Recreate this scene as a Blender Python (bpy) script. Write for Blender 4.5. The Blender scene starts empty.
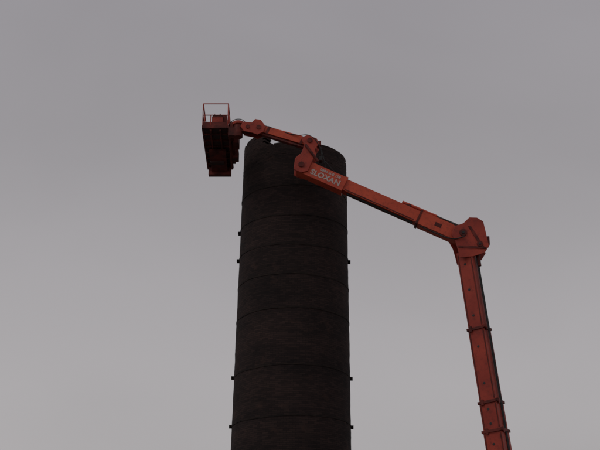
import bpy, bmesh, math, random
from mathutils import Vector, Matrix
random.seed(7)
sc=bpy.context.scene
sc.view_settings.view_transform='Standard'
sc.view_settings.look='None'
sc.view_settings.exposure=0

# ------------------------------------------------------------------ materials
def mat(name):
    m=bpy.data.materials.new(name); m.use_nodes=True
    nt=m.node_tree; b=nt.nodes["Principled BSDF"]
    return m,nt,b
def noisy(name,c1,c2,scale=3.0,rough=0.5,metal=0.0,bump=0.0,detail=6,lo=0.35,hi=0.65,bscale=None,stretch=None,grime=None,spec=.5):
    m,nt,b=mat(name)
    tc=nt.nodes.new('ShaderNodeTexCoord')
    mp=nt.nodes.new('ShaderNodeMapping'); nt.links.new(tc.outputs['Object'],mp.inputs[0])
    if stretch: mp.inputs['Scale'].default_value=stretch
    n=nt.nodes.new('ShaderNodeTexNoise'); n.inputs['Scale'].default_value=scale; n.inputs['Detail'].default_value=detail
    nt.links.new(mp.outputs[0],n.inputs['Vector'])
    r=nt.nodes.new('ShaderNodeValToRGB')
    r.color_ramp.elements[0].position=lo; r.color_ramp.elements[1].position=hi
    r.color_ramp.elements[0].color=(*c1,1); r.color_ramp.elements[1].color=(*c2,1)
    nt.links.new(n.outputs['Fac'],r.inputs[0]); col=r.outputs[0]
    if grime:
        g=nt.nodes.new('ShaderNodeTexNoise');g.inputs['Scale'].default_value=5.5;g.inputs['Detail'].default_value=10;g.inputs['Roughness'].default_value=.7
        nt.links.new(tc.outputs['Object'],g.inputs['Vector'])
        gr=nt.nodes.new('ShaderNodeValToRGB');gr.color_ramp.elements[0].position=.50;gr.color_ramp.elements[1].position=.72
        gr.color_ramp.elements[0].color=(0,0,0,1);gr.color_ramp.elements[1].color=(.75,.75,.75,1)
        nt.links.new(g.outputs['Fac'],gr.inputs[0])
        mx=nt.nodes.new('ShaderNodeMix');mx.data_type='RGBA';mx.inputs[7].default_value=(*grime,1)
        nt.links.new(gr.outputs[0],mx.inputs[0]);nt.links.new(col,mx.inputs[6]);col=mx.outputs[2]
    nt.links.new(col,b.inputs['Base Color'])
    b.inputs['Roughness'].default_value=rough; b.inputs['Metallic'].default_value=metal
    b.inputs['Specular IOR Level'].default_value=spec
    if bump:
        n2=nt.nodes.new('ShaderNodeTexNoise'); n2.inputs['Scale'].default_value=bscale or scale*6
        nt.links.new(tc.outputs['Object'],n2.inputs['Vector'])
        bp=nt.nodes.new('ShaderNodeBump'); bp.inputs['Strength'].default_value=bump; bp.inputs['Distance'].default_value=0.02
        nt.links.new(n2.outputs['Fac'],bp.inputs['Height']); nt.links.new(bp.outputs[0],b.inputs['Normal'])
    return m
M_RED=noisy('red_paint',(0.33,0.042,0.027),(0.46,0.062,0.036),1.3,0.55,bump=0.05,grime=(.11,.025,.02),spec=.3)
M_ORANGE=noisy('orange_red_paint',(0.52,0.070,0.034),(0.66,0.098,0.045),1.3,0.5,bump=0.05,grime=(.22,.04,.026),spec=.3)
M_DARKRED=noisy('grimy_red_paint',(0.065,0.016,0.014),(0.19,0.034,0.025),3.0,0.65,bump=0.1,spec=.25)
M_BLACK=noisy('black_rubber',(0.012,0.012,0.012),(0.03,0.028,0.028),4,0.6)
M_STEEL=noisy('worn_steel',(0.06,0.05,0.048),(0.13,0.11,0.10),5,0.5,0.5)
M_IRON=noisy('rusted_iron',(0.014,0.011,0.011),(0.030,0.021,0.018),4,0.85,bump=0.2,spec=.15)
M_DECAL=noisy('cream_decal',(0.42,0.33,0.30),(0.60,0.48,0.44),9,0.6)
M_GRATE=noisy('expanded_metal_dark',(0.03,0.012,0.012),(0.07,0.020,0.018),5,0.7)
M_CONC=noisy('concrete',(0.22,0.21,0.20),(0.32,0.31,0.29),2,0.9,bump=0.3)

# ------------------------------------------------------------------ helpers
def link(o,parent=None):
    sc.collection.objects.link(o)
    if parent: o.parent=parent
    return o
def empty(name,loc=(0,0,0)):
    e=bpy.data.objects.new(name,None); e.location=loc; return link(e)
class B:
    def __init__(s,name,mats,parent,bevel=0.012):
        s.n=name;s.m=mats;s.p=parent;s.bm=bmesh.new();s.bv=bevel
    def hexa(s,c,mi=0):
        vs=[s.bm.verts.new(p) for p in c]
        for f in ((0,1,2,3),(7,6,5,4),(0,4,5,1),(1,5,6,2),(2,6,7,3),(3,7,4,0)):
            fc=s.bm.faces.new([vs[i] for i in f]); fc.material_index=mi
    def beam(s,p0,p1,h,d,mi=0,roll=0,h1=None,d1=None,ref=(0,1,0)):
        p0=Vector(p0);p1=Vector(p1);a=(p1-p0).normalized()
        y=Vector(ref); y=(y-a*y.dot(a)).normalized(); n=a.cross(y)
        R=Matrix.Rotation(roll,3,a); y=R@y;n=R@n
        h1=h if h1 is None else h1; d1=d if d1 is None else d1
        c=[]
        for p,hh,dd in ((p0,h,d),(p1,h1,d1)):
            for sn,sy in ((-1,-1),(1,-1),(1,1),(-1,1)):
                c.append(p+n*(sn*hh/2)+y*(sy*dd/2))
        s.hexa(c,mi)
    def box(s,c,sz,mi=0,rz=0):
        c=Vector(c);x=Vector((math.cos(rz),math.sin(rz),0))
        s.beam(c-x*sz[0]/2,c+x*sz[0]/2,sz[2],sz[1],mi,ref=(-math.sin(rz),math.cos(rz),0))
    def plate(s,poly,y0,y1,mi=0):
        a=[s.bm.verts.new((x,y0,z)) for x,z in poly]; b=[s.bm.verts.new((x,y1,z)) for x,z in poly]
        s.bm.faces.new(a).material_index=mi; s.bm.faces.new(b[::-1]).material_index=mi
        n=len(poly)
        for i in range(n):
            s.bm.faces.new((a[i],b[i],b[(i+1)%n],a[(i+1)%n])).material_index=mi
    def cyl(s,p0,p1,r,mi=0,seg=16,r1=None):
        p0=Vector(p0);p1=Vector(p1);a=(p1-p0).normalized();r1=r if r1 is None else r1
        t=Vector((0,0,1)) if abs(a.z)<.9 else Vector((1,0,0))
        u=a.cross(t).normalized();v=a.cross(u)
        A=[];C=[]
        for i in range(seg):
            th=2*math.pi*i/seg;dv=u*math.cos(th)+v*math.sin(th)
            A.append(s.bm.verts.new(p0+dv*r));C.append(s.bm.verts.new(p1+dv*r1))
        s.bm.faces.new(A).material_index=mi;s.bm.faces.new(C[::-1]).material_index=mi
        for i in range(seg):
            f=s.bm.faces.new((A[i],C[i],C[(i+1)%seg],A[(i+1)%seg]));f.material_index=mi;f.smooth=True
    def done(s):
        bmesh.ops.recalc_face_normals(s.bm,faces=s.bm.faces)
        me=bpy.data.meshes.new(s.n);s.bm.to_mesh(me);s.bm.free()
        for m in s.m: me.materials.append(m)
        o=link(bpy.data.objects.new(s.n,me),s.p)
        if s.bv:
            md=o.modifiers.new('bevel','BEVEL');md.width=s.bv;md.segments=2;md.limit_method='ANGLE';md.angle_limit=math.radians(40)
        return o
def hose(name,pts,r,m,parent):
    cu=bpy.data.curves.new(name,'CURVE');cu.dimensions='3D';cu.bevel_depth=r;cu.bevel_resolution=3
    sp=cu.splines.new('BEZIER');sp.bezier_points.add(len(pts)-1)
    for bp,p in zip(sp.bezier_points,pts):
        bp.co=p;bp.handle_left_type=bp.handle_right_type='AUTO'
    cu.materials.append(m)
    return link(bpy.data.objects.new(name,cu),parent)

# ------------------------------------------------------------------ ground
m,nt,b=mat('muddy_gravel')
tc=nt.nodes.new('ShaderNodeTexCoord')
n1=nt.nodes.new('ShaderNodeTexNoise');n1.inputs['Scale'].default_value=0.15;n1.inputs['Detail'].default_value=8
n2=nt.nodes.new('ShaderNodeTexNoise');n2.inputs['Scale'].default_value=12;n2.inputs['Detail'].default_value=8
mx=nt.nodes.new('ShaderNodeMath');mx.operation='ADD'
nt.links.new(tc.outputs['Object'],n1.inputs['Vector']);nt.links.new(tc.outputs['Object'],n2.inputs['Vector'])
nt.links.new(n1.outputs['Fac'],mx.inputs[0]);nt.links.new(n2.outputs['Fac'],mx.inputs[1])
r=nt.nodes.new('ShaderNodeValToRGB');r.color_ramp.elements[0].position=.8;r.color_ramp.elements[1].position=1.2
r.color_ramp.elements[0].color=(.05,.045,.038,1);r.color_ramp.elements[1].color=(.10,.09,.08,1)
nt.links.new(mx.outputs[0],r.inputs[0]);nt.links.new(r.outputs[0],b.inputs['Base Color']);b.inputs['Roughness'].default_value=.9
bp=nt.nodes.new('ShaderNodeBump');bp.inputs['Strength'].default_value=.5;bp.inputs['Distance'].default_value=.04
nt.links.new(n2.outputs['Fac'],bp.inputs['Height']);nt.links.new(bp.outputs[0],b.inputs['Normal'])
g=B('ground',[m],None,0)
vs=[g.bm.verts.new(p) for p in ((-1500,-1500,0),(1500,-1500,0),(1500,1500,0),(-1500,1500,0))]
g.bm.faces.new(vs);g.done()

# ------------------------------------------------------------------ chimney
CH=empty('brick_chimney',(0,0,0))
CY=45.0
def cx(z): return -0.466+0.0110*z
def rad(z): return 2.525-0.0119*z
m,nt,b=mat('sooty_brick')
uv=nt.nodes.new('ShaderNodeUVMap')
br=nt.nodes.new('ShaderNodeTexBrick');br.inputs['Scale'].default_value=1
br.inputs['Brick Width'].default_value=.232;br.inputs['Row Height'].default_value=.076;br.inputs['Mortar Size'].default_value=.007
br.inputs['Mortar Smooth'].default_value=.3
br.inputs['Color1'].default_value=(.021,.0155,.0155,1);br.inputs['Color2'].default_value=(.039,.027,.025,1);br.inputs['Mortar'].default_value=(.015,.013,.013,1)
nt.links.new(uv.outputs[0],br.inputs['Vector'])
mp=nt.nodes.new('ShaderNodeMapping');mp.inputs['Scale'].default_value=(.5,1.3,1);nt.links.new(uv.outputs[0],mp.inputs[0])
n1=nt.nodes.new('ShaderNodeTexNoise');n1.inputs['Scale'].default_value=.7;n1.inputs['Detail'].default_value=7;nt.links.new(mp.outputs[0],n1.inputs['Vector'])
r=nt.nodes.new('ShaderNodeValToRGB');r.color_ramp.elements[0].position=.3;r.color_ramp.elements[1].position=.75
r.color_ramp.elements[0].color=(.62,.62,.64,1);r.color_ramp.elements[1].color=(1.5,1.3,1.25,1)
nt.links.new(n1.outputs['Fac'],r.inputs[0])
mm=nt.nodes.new('ShaderNodeMix');mm.data_type='RGBA';mm.blend_type='MULTIPLY';mm.inputs[0].default_value=1
nt.links.new(br.outputs['Color'],mm.inputs[6]);nt.links.new(r.outputs[0],mm.inputs[7])
n3=nt.nodes.new('ShaderNodeTexNoise');n3.inputs['Scale'].default_value=1.5;n3.inputs['Detail'].default_value=10;n3.inputs['Roughness'].default_value=.7
nt.links.new(uv.outputs[0],n3.inputs['Vector'])
r3=nt.nodes.new('ShaderNodeValToRGB');r3.color_ramp.elements[0].position=.57;r3.color_ramp.elements[1].position=.76
r3.color_ramp.elements[0].color=(0,0,0,1);r3.color_ramp.elements[1].color=(.6,.6,.6,1)
nt.links.new(n3.outputs['Fac'],r3.inputs[0])
m2=nt.nodes.new('ShaderNodeMix');m2.data_type='RGBA';m2.inputs[7].default_value=(.080,.043,.034,1)
nt.links.new(r3.outputs[0],m2.inputs[0]);nt.links.new(mm.outputs[2],m2.inputs[6]);nt.links.new(m2.outputs[2],b.inputs['Base Color'])
b.inputs['Roughness'].default_value=.95
b.inputs['Specular IOR Level'].default_value=.2
bp=nt.nodes.new('ShaderNodeBump');bp.inputs['Strength'].default_value=.45;bp.inputs['Distance'].default_value=.012;bp.invert=True
nt.links.new(br.outputs['Fac'],bp.inputs['Height'])
bp2=nt.nodes.new('ShaderNodeBump');bp2.inputs['Strength'].default_value=.5;bp2.inputs['Distance'].default_value=.03
nt.links.new(n3.outputs['Fac'],bp2.inputs['Height']);nt.links.new(bp.outputs[0],bp2.inputs['Normal']);nt.links.new(bp2.outputs[0],b.inputs['Normal'])
M_BRICK=m
NS=124
bm=bmesh.new();ul=bm.loops.layers.uv.new('UVMap')
ROW=.076;ZT=21.66
def pt(i,z,rr): 
    a=2*math.pi*i/NS;return Vector((cx(z)+rr*math.cos(a),CY+rr*math.sin(a),z))
rnd=random.Random(3)
nr=int(ZT/ (ROW*3));zs=[ZT*k/nr for k in range(nr+1)]
grid=[]
for z in zs:
    row=[]
    off=rnd.uniform(-.004,.004)
    for i in range(NS):
        row.append(bm.verts.new(pt(i,z,rad(z)+off+rnd.uniform(-.008,.008))))
    grid.append(row)
for k in range(nr):
    for i in range(NS):
        j=(i+1)%NS
        f=bm.faces.new((grid[k][i],grid[k][j],grid[k+1][j],grid[k+1][i]))
        for l,(ii,z) in zip(f.loops,((i,zs[k]),(i+1,zs[k]),(i+1,zs[k+1]),(i,zs[k+1]))): l[ul].uv=(ii*14.6/NS,z)
        f.smooth=True
# crown, laid brick by brick: two leaves of brickwork with a standing stub on one side
def crown(a):
    d=(a+360)%360
    h=22.46
    if 172<=d<=228: h=23.06
    if 228<d<=234: h=22.90
    if 234<d<=241: h=22.62
    if 241<d<=247: h=22.40
    if 100<d<172: h=22.30
    if 20<d<=100: h=22.20
    if 350<d or d<=20: h=22.30
    if 318<d<350: h=22.44
    return h+.015*math.sin(d*.37)
def block(i0,i1,z0,z1,ro,ri):
    c=[pt(i0,z0,ro),pt(i1,z0,ro),pt(i1,z0,ri),pt(i0,z0,ri),pt(i0,z1,ro),pt(i1,z1,ro),pt(i1,z1,ri),pt(i0,z1,ri)]
    v=[bm.verts.new(p) for p in c]
    for q in ((3,2,1,0),(4,5,6,7),(0,1,5,4),(1,2,6,5),(2,3,7,6),(3,0,4,7)):
        f=bm.faces.new([v[t] for t in q])
        for l,t in zip(f.loops,q): l[ul].uv=((i0 if t in(0,3,4,7) else i1)*14.6/NS+(.2 if t in (2,3,6,7) else 0),z0 if t<4 else z1)
z=ZT;k=0
colmiss={}
while z<23.4:
    for i in range(0,NS,2):
        i0=i+(k%2)
        a=360*(i0+1)/NS
        h=crown(a)
        for lay in range(2):
            key=(i//2,lay)
            if key in colmiss: continue
            if z+ROW<=h:
                if z>h-.16 and rnd.random()<.07: colmiss[key]=1;continue
                jr=rnd.uniform(-.005,.005); g_=.006
                ro=rad(z)-lay*.236+jr
                block(i0+g_,i0+2-g_,z,z+ROW-.0005,ro,ro-.232)
            else: colmiss[key]=1
    z+=ROW;k+=1
me=bpy.data.meshes.new('shaft');bm.to_mesh(me);bm.free();me.materials.append(M_BRICK)
link(bpy.data.objects.new('shaft',me),CH)
L=B('flue_lining',[M_BRICK],CH,0)
ring=[[L.bm.verts.new(pt(i*2,z,rad(z)-.48)) for i in range(NS//2)] for z in (14,22.1)]
for i in range(NS//2):
    L.bm.faces.new((ring[0][i],ring[0][(i+1)%(NS//2)],ring[1][(i+1)%(NS//2)],ring[1][i]))
L.done()
bands=[(4.2,1),(6.4,1),(8.6,1),(10.72,1),(12.72,1),(15.05,0),(16.5,0),(17.8,1),(19.1,2),(20.45,0)]
for bi,(z,lug) in enumerate(bands):
    Bd=B('iron_band_%d'%(bi+1),[M_IRON],CH,0)
    hh=.030;seg=96
    rings=[]
    for zz,ro in ((z-hh,rad(z)+.000),(z-hh,rad(z)+.018),(z+hh,rad(z)+.018),(z+hh,rad(z)+.000)):
        rings.append([Bd.bm.verts.new((cx(z)+ro*math.cos(2*math.pi*i/seg),CY+ro*math.sin(2*math.pi*i/seg),zz+.025*math.sin(2*math.pi*i/seg*2+bi)+.008*math.sin(2*math.pi*i/seg*7+bi*2))) for i in range(seg)])
    for qq in range(3):
        for i in range(seg):
            Bd.bm.faces.new((rings[qq][i],rings[qq][(i+1)%seg],rings[qq+1][(i+1)%seg],rings[qq+1][i]))
    if lug:
      for ad in ((-2,181) if lug==1 else (178,)):
        a=math.radians(ad);ra=rad(z)+.05
        c=Vector((cx(z)+ra*math.cos(a),CY+ra*math.sin(a),z))
        Bd.box(c,(.12,.05,.11),0,a)
        t=Vector((-math.sin(a),math.cos(a),0))
        Bd.box(c+t*.16,(.12,.05,.11),0,a)
        Bd.cyl(c-t*.1+Vector((math.cos(a),math.sin(a),0))*.02,c+t*.26+Vector((math.cos(a),math.sin(a),0))*.02,.018,0,8)
    Bd.done()
P=B('stone_plinth',[M_CONC],CH,.03)
P.cyl((cx(0),CY,0),(cx(0),CY,.5),2.95,0,48);P.cyl((cx(0),CY,.5),(cx(0),CY,.72),2.75,0,48)
P.done()

# ------------------------------------------------------------------ boom lift
BL=empty('articulated_boom_lift',(0,0,0))
Y=41.5
def q(x,z,dy=0): return Vector((x,Y+dy,z))
def rx(z): return 6.62-(z-16.55)*0.0985
def rp(z,dy=0): return q(rx(z),z,dy)
ROLL=math.radians(-32)
R=B('riser_boom',[M_RED,M_DARKRED,M_BLACK,M_STEEL],BL,.02)
secs=[(16.9,13.77,.62,.64),(13.77,10.93,.655,.675),(10.93,9.84,.69,.71),(9.84,2.4,.725,.745)]
for z1,z0,h,d in secs: R.beam(rp(z0),rp(z1),h,d,0,ROLL)
for z,h in ((13.77,.74),(10.93,.78),(9.84,.82)):
    R.beam(rp(z-.05),rp(z+.05),h,h+.02,1,ROLL)
a=(rp(10)-rp(2)).normalized()
yv=Vector((0,1,0));yv=(yv-a*yv.dot(a)).normalized();nv=a.cross(yv)
RM=Matrix.Rotation(ROLL,3,a);yv=RM@yv;nv=RM@nv
fy=-yv if yv.y>0 else yv
fn=nv if nv.y<0 else -nv
def on(z,fd,side,o,dist): return rp(z)+fd*dist+side*o
for z1,z0,h,d in secs[:3]+[(9.84,4,.725,.745)]:
    n=max(2,int((z1-z0)/.95))
    for i in range(n):
        z=z0+(i+.5)*(z1-z0)/n
        c=on(z,fy,fn,-.02,d/2)
        R.cyl(c-fy*.02,c+fy*.008,.05,2,14)
    for sd in (-1,1):
        R.beam(on(z0+.1,fy,fn,sd*(h/2-.05),d/2+.004),on(z1-.1,fy,fn,sd*(h/2-.05),d/2+.004),.05,.012,1,ref=tuple(fy))
for z in (13.77,10.93,9.84):
    for ff,ss,sd in ((fy,fn,-1),(fn,fy,1)):
        c=on(z,ff,ss,sd*.2,.385)
        R.beam(c-a*.11,c+a*.11,.11,.06,1,ref=tuple(ff))
    c=on(z,fn,fy,.38,.38);R.box(c,(.11,.11,.10),1,.5)
    c=on(z,fn,fy,-.40,-.30);R.box(c,(.13,.12,.10),1,.5)
R.done()
for k,o in enumerate((-.1,-.03,.05)):
    hose('riser_hose_%d'%(k+1),[on(zz,fn,fy,o+.01*math.sin(zz*3+k),.385) for zz in (3,6,9,11,13,15,16.6)],.017,M_BLACK,BL)

K=B('riser_head_knuckle',[M_ORANGE,M_DARKRED,M_STEEL,M_BLACK,M_RED],BL,.015)
out=[(5.96,17.55),(6.10,17.90),(6.45,18.02),(6.70,18.27),(7.00,18.26),(7.24,18.10),(7.33,17.55),(7.40,17.05),(7.22,16.78),(6.75,16.62),(6.24,16.58),(6.17,16.95),(6.10,17.25)]
K.plate(out,Y-.44,Y-.40,4);K.plate(out,Y+.40,Y+.44,4)
inn=[(6.3,17.0),(6.35,17.85),(6.7,18.1),(7.1,18.05),(7.2,17.2),(7.1,16.85)]
K.plate(inn,Y-.38,Y+.38,1)
for x,z,rr in ((6.42,17.62,.15),(7.05,17.15,.12)):
    K.cyl((x,Y-.48,z),(x,Y+.48,z),rr,1,24);K.cyl((x,Y-.50,z),(x,Y+.50,z),rr*.4,3,16)
K.plate([(6.62,17.9),(6.74,17.9),(7.22,17.0),(7.1,16.95)],Y-.465,Y-.44,1)
K.plate([(6.2,16.98),(6.2,17.08),(7.3,17.02),(7.3,16.93)],Y-.463,Y-.44,1)
K.cyl((6.95,Y-.2,17.1),(7.02,Y-.2,16.3),.08,1,16);K.cyl((6.95,Y+.2,17.1),(7.02,Y+.2,16.3),.08,1,16)
K.box((6.95,Y,18.31),(.26,.3,.08),3)
K.box((7.42,Y-.1,17.35),(.10,.4,.35),1)
K.done()
def bz(x): return 17.62+(6.3-x)*(20.66-17.62)/6.3
def bp_(x,off=0,dy=0):
    s=math.hypot(6.3,3.04);n=Vector((3.04/s,0,6.3/s));return q(x,bz(x),dy)+n*off
MB=B('main_boom',[M_ORANGE,M_DARKRED,M_STEEL,M_BLACK],BL,.015)
MB.beam(bp_(4.75),bp_(6.35),.58,.50,0)
MB.beam(bp_(1.78),bp_(4.75),.50,.43,0)
MB.beam(bp_(-.02,-.01),bp_(1.78,-.01),.62,.52,0)
MB.beam(bp_(4.70),bp_(4.78),.64,.54,1)
MB.beam(bp_(1.74),bp_(1.81),.66,.54,0)
MB.beam(bp_(1.9,-.20,-.22),bp_(4.6,-.20,-.22),.04,.02,1)
MB.cyl(bp_(3.95,.36,-.08),bp_(5.3,.38,-.08),.06,0,16)
MB.cyl(bp_(5.3,.38,-.08),bp_(6.2,.40,-.08),.04,2,12)
MB.box(bp_(4.2,.30),(.24,.3,.12),1)
MB.beam(bp_(5.35,0,-.253),bp_(5.6,0,-.253),.16,.008,1)
MB.beam(bp_(2.0,-.285,-.05),bp_(4.6,-.285,-.05),.06,.12,3)
MB.done()
hose('boom_hose_1',[bp_(6.3,.2,-.3),bp_(5.8,.34,-.2),bp_(5.0,.42,.05),bp_(4.3,.33,.1),bp_(3.4,.28,.1),bp_(2.0,.29,.1),bp_(1.2,.34,.1),bp_(.3,.34,.1)],.018,M_BLACK,BL)
hose('boom_hose_2',[bp_(6.5,-.1,-.5),bp_(6.2,-.35,-.46),bp_(5.5,-.36,-.26),bp_(4.9,-.33,-.2)],.022,M_BLACK,BL)

J=B('jib_knuckle',[M_ORANGE,M_DARKRED,M_STEEL,M_BLACK,M_RED],BL,.012)
pl=[(-.26,20.42),(-.20,20.90),(.06,21.15),(.18,21.50),(.02,21.82),(.30,21.95),(.68,21.80),(.78,21.55),(.60,21.30),(.66,21.05),(.50,20.80),(.32,20.34),(.05,20.26)]
J.plate(pl,Y-.33,Y-.29,4);J.plate(pl,Y+.29,Y+.33,4)
J.plate([(-.12,20.5),(.0,20.95),(.2,21.2),(.25,21.8),(.55,21.75),(.5,21.2),(.45,20.9),(.25,20.45)],Y-.27,Y+.27,1)
for x,z,rr in ((.40,21.70,.11),(.05,20.62,.12)):
    J.cyl((x,Y-.37,z),(x,Y+.37,z),rr,1,20)
J.box((.78,Y-.1,21.62),(.16,.3,.22),1);J.box((.84,Y,21.0),(.12,.3,.2),3)
J.cyl((.72,Y-.36,20.75),(.22,Y-.36,21.5),.055,1,14)
J.done()
hose('jib_hose_1',[bp_(1.3,.34,-.1),q(.92,20.95,-.3),q(.80,21.4,-.35),q(.4,21.93,-.3),q(-.1,22.0,-.2),q(-.9,22.25,-.1)],.017,M_BLACK,BL)
hose('jib_hose_2',[bp_(.9,.34,.1),q(.92,21.3,.1),q(.7,21.88,.1),q(.1,22.06,.1),q(-1.5,22.60,.1)],.017,M_BLACK,BL)
Jb=B('jib_arm',[M_ORANGE,M_DARKRED,M_STEEL,M_BLACK,M_RED],BL,.01)
Jb.beam(q(.38,21.70),q(-1.62,22.36),.30,.28,0)
Jb.beam(q(.3,21.48),q(-1.55,22.12),.09,.2,1)
for t in (.15,.85):
    x=.38-2.0*t;z=21.70+.66*t;Jb.beam(q(x-.05,z+.02),q(x+.05,z-.02),.35,.32,1)
Jb.cyl(q(.1,21.98,-.05),q(-1.1,22.34,-.05),.05,0,12);Jb.cyl(q(-1.1,22.34,-.05),q(-1.6,22.5,-.05),.03,2,10)
pl=[(-1.50,22.15),(-1.42,22.42),(-1.62,22.70),(-1.85,22.74),(-1.98,22.58),(-2.35,22.62),(-2.45,22.40),(-2.30,22.18),(-1.95,22.10),(-1.75,22.02)]
Jb.plate(pl,Y-.22,Y-.19,4);Jb.plate(pl,Y+.19,Y+.22,4)
Jb.plate([(-1.6,22.2),(-1.7,22.55),(-2.2,22.5),(-2.25,22.28)],Y-.18,Y+.18,1)
for x,z,rr in ((-1.7,22.36,.10),(-2.15,22.38,.09)):
    Jb.cyl((x,Y-.25,z),(x,Y+.25,z),rr,1,18)
Jb.cyl(q(-2.55,22.0),q(-2.55,22.62),.19,1,22)
Jb.cyl(q(-2.55,22.55),q(-2.55,22.68),.23,4,22)
Jb.beam(q(-2.2,22.38),q(-2.6,22.38),.3,.24,1)
Jb.beam(q(-2.6,22.2),q(-2.95,22.2),.35,.3,1)
Jb.done()

# platform (basket), long axis pointing away from the photographer
BK=B('platform_basket',[M_ORANGE,M_DARKRED,M_GRATE,M_BLACK,M_STEEL,M_RED],BL,.006)
x0,x1=-4.02,-2.98
y0,y1=Y-.02,Y+3.2
def fz(y): return 22.46-(y-y0)*.12
def bkp(x,y,h): return Vector((x,y,fz(y)+h))
H=1.08
BK.beam(bkp((x0+x1)/2,y0,0),bkp((x0+x1)/2,y1,0),x1-x0-.08,.05,2,ref=(0,0,1))
for x in (x0,x1): BK.beam(bkp(x,y0,0),bkp(x,y1,0),.07,.12,1,ref=(0,0,1))
for y in (y0,y1): BK.beam(bkp(x0-.035,y,0.002),bkp(x1+.035,y,0.002),.12,.07,1)
n=7
for i in range(1,n):
    y=y0+(y1-y0)*i/n
    BK.beam(bkp(x0+.04,y,-.05),bkp(x1-.04,y,-.05),.07,.05,1)
for x in (-3.7,-3.3): BK.beam(bkp(x,y0+.05,-.1),bkp(x,y1-.05,-.1),.06,.06,1,ref=(0,0,1))
r=.022
ys=[y0,y0+.8,y0+1.6,y0+2.4,y1]
for x in (x0,x1):
    for y in ys: BK.cyl(bkp(x,y,.05),bkp(x,y,H),r,5,10)
    for h in (.55,H): BK.cyl(bkp(x,y0,h),bkp(x,y1,h),r,5 if h==H else 1,10)
for y in (y0,y1):
    for h in (.55,H): BK.cyl(bkp(x0,y,h),bkp(x1,y,h),r,5,10)
    BK.cyl(bkp((x0+x1)/2-.2,y,.05),bkp((x0+x1)/2-.2,y,.55),r*.8,5,10)
for x in (x0,x1):
    BK.beam(bkp(x,y0,.16),bkp(x,y1,.16),.012,.2,1,ref=(0,0,1))
    y=y0+.9
    while y<y1:
        BK.cyl(bkp(x,y,.25),bkp(x,y,.55),.007,2,6);y+=.06
BK.beam(bkp(x0,y0,.14),bkp(x1,y0,.14),.16,.012,1)
BK.beam(bkp(x0,y1,.3),bkp(x1,y1,.3),.5,.012,1)
BK.box(bkp(-3.42,y0+.14,.40),(.46,.22,.26),5);BK.box(bkp(-3.42,y0+.14,.56),(.40,.18,.05),3)
for dx in (-.12,.05,.12): BK.cyl(bkp(-3.42+dx,y0+.12,.58),bkp(-3.42+dx,y0+.10,.68),.014,3,8)
BK.box(bkp(-3.16,y0+.35,.38),(.24,.5,.5),1);BK.box(bkp(-3.2,y0+1.4,.3),(.35,.7,.45),3)
BK.box(bkp(-3.75,y0+.5,.26),(.3,.5,.34),1)
# slewing frame and levelling linkage slung under the platform
BK.beam(bkp(-3.5,y0+1.5,-.16),bkp(-3.5,y1-.1,-.26),.14,.7,1,ref=(1,0,0))
BK.box(bkp(-3.49,y1-.14,-.26),(.98,.26,.36),1)
BK.box(bkp(-3.55,y1-.9,-.22),(.6,.3,.2),2)
BK.cyl(bkp(-2.93,y0+.2,-.12),bkp(-2.93,y1-.5,-.28),.06,1,14)
BK.beam(bkp(-2.82,y0+.1,.1),bkp(-2.86,y1-.6,.0),.34,.16,1,ref=(1,0,0))
BK.box(bkp(-2.70,y0+1.2,.10),(.26,.7,.5),1)
BK.box(bkp(-2.74,y0+.35,.16),(.22,.4,.40),5)
BK.box(bkp(-2.76,y0+2.1,-.05),(.26,.5,.4),1)
BK.done()
hose('basket_hose',[q(-2.2,22.6,-.1),q(-2.5,22.84,0),q(-2.85,22.76,.1),q(-2.95,22.5,.3)],.015,M_BLACK,BL)

def text(name,s,size,x,off,bold=.0):
    cu=bpy.data.curves.new(name,'FONT');cu.body=s;cu.size=size;cu.align_x='CENTER';cu.align_y='CENTER'
    cu.extrude=.002;cu.offset=bold;cu.space_character=1.05
    o=bpy.data.objects.new(name,cu);cu.materials.append(M_DECAL)
    ang=math.atan2(3.04,6.3)
    o.location=bp_(x,off,-.266)
    o.rotation_euler=(math.radians(90),ang,0)
    return link(o,BL)
text('boom_lettering_name','SLOXAN',.32,1.06,-.09,bold=.010)
text('boom_lettering_phone','0800 000 158',.155,1.16,.155,bold=.004)

C=B('chassis',[M_RED,M_DARKRED,M_STEEL,M_BLACK],BL,.03)
bx=rx(2.4)
C.box((bx-.6,Y,1.0),(6.4,1.5,.55),3);C.cyl((bx-.6,Y,1.28),(bx-.6,Y,1.5),.85,2,32)
C.box((bx-.7,Y,1.85),(4.2,2.2,.7),0);C.box((bx-2.6,Y,1.95),(1.0,2.3,1.0),1)
C.plate([(bx-.9,2.1),(bx-.5,3.1),(bx+.5,3.1),(bx+.9,2.1)],Y-.62,Y-.56,0)
C.plate([(bx-.9,2.1),(bx-.5,3.1),(bx+.5,3.1),(bx+.9,2.1)],Y+.56,Y+.62,0)
C.cyl((bx,Y-.7,2.75),(bx,Y+.7,2.75),.14,2,20)
C.done()
k=0
for x in (bx-3.2,bx+2.0):
    C2=B('axle_%d'%(1 if x<bx else 2),[M_STEEL],BL,.02);C2.cyl((x,Y-1.3,.62),(x,Y+1.3,.62),.12,0,16);C2.done()
    for sy in (-1,1):
        k+=1
        Wb=B('wheel_%d'%k,[M_BLACK,M_RED],BL,.04)
        Wb.cyl((x,Y+sy*1.05,.62),(x,Y+sy*1.5,.62),.62,0,36)
        Wb.cyl((x,Y+sy*1.49,.62),(x,Y+sy*1.54,.62),.32,1,24)
        for i in range(22):
            a_=2*math.pi*i/22;c=Vector((x+.61*math.cos(a_),Y+sy*1.275,.62+.61*math.sin(a_)))
            Wb.beam(c-Vector((0,.2,0)),c+Vector((0,.2,0)),.06,.09,0,roll=0,ref=(-math.sin(a_),0,math.cos(a_)))
        Wb.done()

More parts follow.
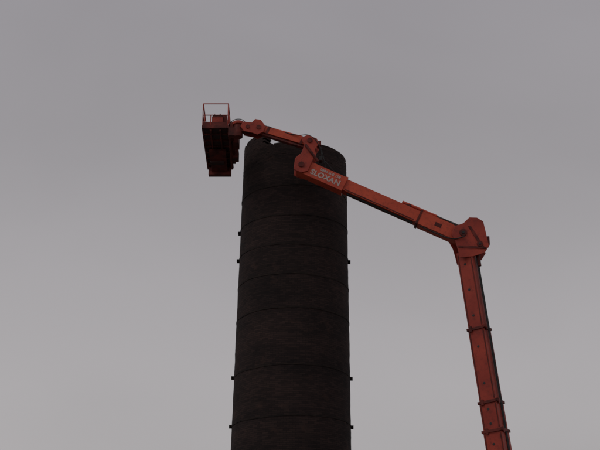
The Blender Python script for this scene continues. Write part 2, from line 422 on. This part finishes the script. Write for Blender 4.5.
# ------------------------------------------------------------------ sky & sun
w=bpy.data.worlds.new("World");sc.world=w;w.use_nodes=True
nt=w.node_tree;bg=nt.nodes['Background']
SE=math.radians(50);SR=math.radians(235)
sky=nt.nodes.new('ShaderNodeTexSky');sky.sky_type='NISHITA';sky.sun_disc=False;sky.sun_elevation=SE;sky.sun_rotation=SR;sky.dust_density=4
tc=nt.nodes.new('ShaderNodeTexCoord')
sep=nt.nodes.new('ShaderNodeSeparateXYZ');nt.links.new(tc.outputs['Generated'],sep.inputs[0])
rp_=nt.nodes.new('ShaderNodeValToRGB');cr=rp_.color_ramp
K_=10.0
def sg(c): return tuple(((v/255+.055)/1.055)**2.4 for v in c)
stops=[(0.0,(176,173,174)),(.18,(170,167,168)),(.30,(163,160,162)),(.42,(156,153,156)),(.54,(151,148,152)),(.75,(148,145,149)),(1.0,(146,143,147))]
cr.elements[0].position=0;cr.elements[0].color=(*sg(stops[0][1]),1)
cr.elements[1].position=1;cr.elements[1].color=(*sg(stops[-1][1]),1)
for p,c in stops[1:-1]:
    e=cr.elements.new(p);e.color=(*sg(c),1)
nt.links.new(sep.outputs[2],rp_.inputs[0])
mp=nt.nodes.new('ShaderNodeMapping');mp.inputs['Scale'].default_value=(1,1,1.8);mp.inputs['Location'].default_value=(3.1,.4,.2);nt.links.new(tc.outputs['Generated'],mp.inputs[0])
cn=nt.nodes.new('ShaderNodeTexNoise');cn.inputs['Scale'].default_value=2.6;cn.inputs['Detail'].default_value=4;cn.inputs['Roughness'].default_value=.42;cn.inputs['Distortion'].default_value=.25
nt.links.new(mp.outputs[0],cn.inputs['Vector'])
mr=nt.nodes.new('ShaderNodeMapRange');mr.inputs[1].default_value=.3;mr.inputs[2].default_value=.7;mr.inputs[3].default_value=K_*.93;mr.inputs[4].default_value=K_*1.07
nt.links.new(cn.outputs['Fac'],mr.inputs[0])
vm=nt.nodes.new('ShaderNodeVectorMath');vm.operation='SCALE'
nt.links.new(rp_.outputs[0],vm.inputs[0]);nt.links.new(mr.outputs[0],vm.inputs['Scale'])
mx=nt.nodes.new('ShaderNodeMix');mx.data_type='RGBA';mx.inputs[0].default_value=.985
nt.links.new(sky.outputs[0],mx.inputs[6]);nt.links.new(vm.outputs[0],mx.inputs[7])
nt.links.new(mx.outputs[2],bg.inputs['Color']);bg.inputs['Strength'].default_value=.1
sl=bpy.data.lights.new('sun','SUN');sl.energy=.5;sl.angle=math.radians(25);sl.color=(1,.96,.9)
so=link(bpy.data.objects.new('sun',sl))
dv=Vector((math.sin(SR)*math.cos(SE),math.cos(SR)*math.cos(SE),math.sin(SE)))
so.rotation_euler=dv.to_track_quat('Z','Y').to_euler();so.location=(0,0,60)

cd=bpy.data.cameras.new('camera');cd.sensor_width=36;cd.lens=67.2;cd.clip_end=5000;cd.clip_start=.1
co=link(bpy.data.objects.new('camera',cd));co.location=(0,0,1.6);co.rotation_euler=(math.radians(90+21.7),0,0)
sc.camera=co
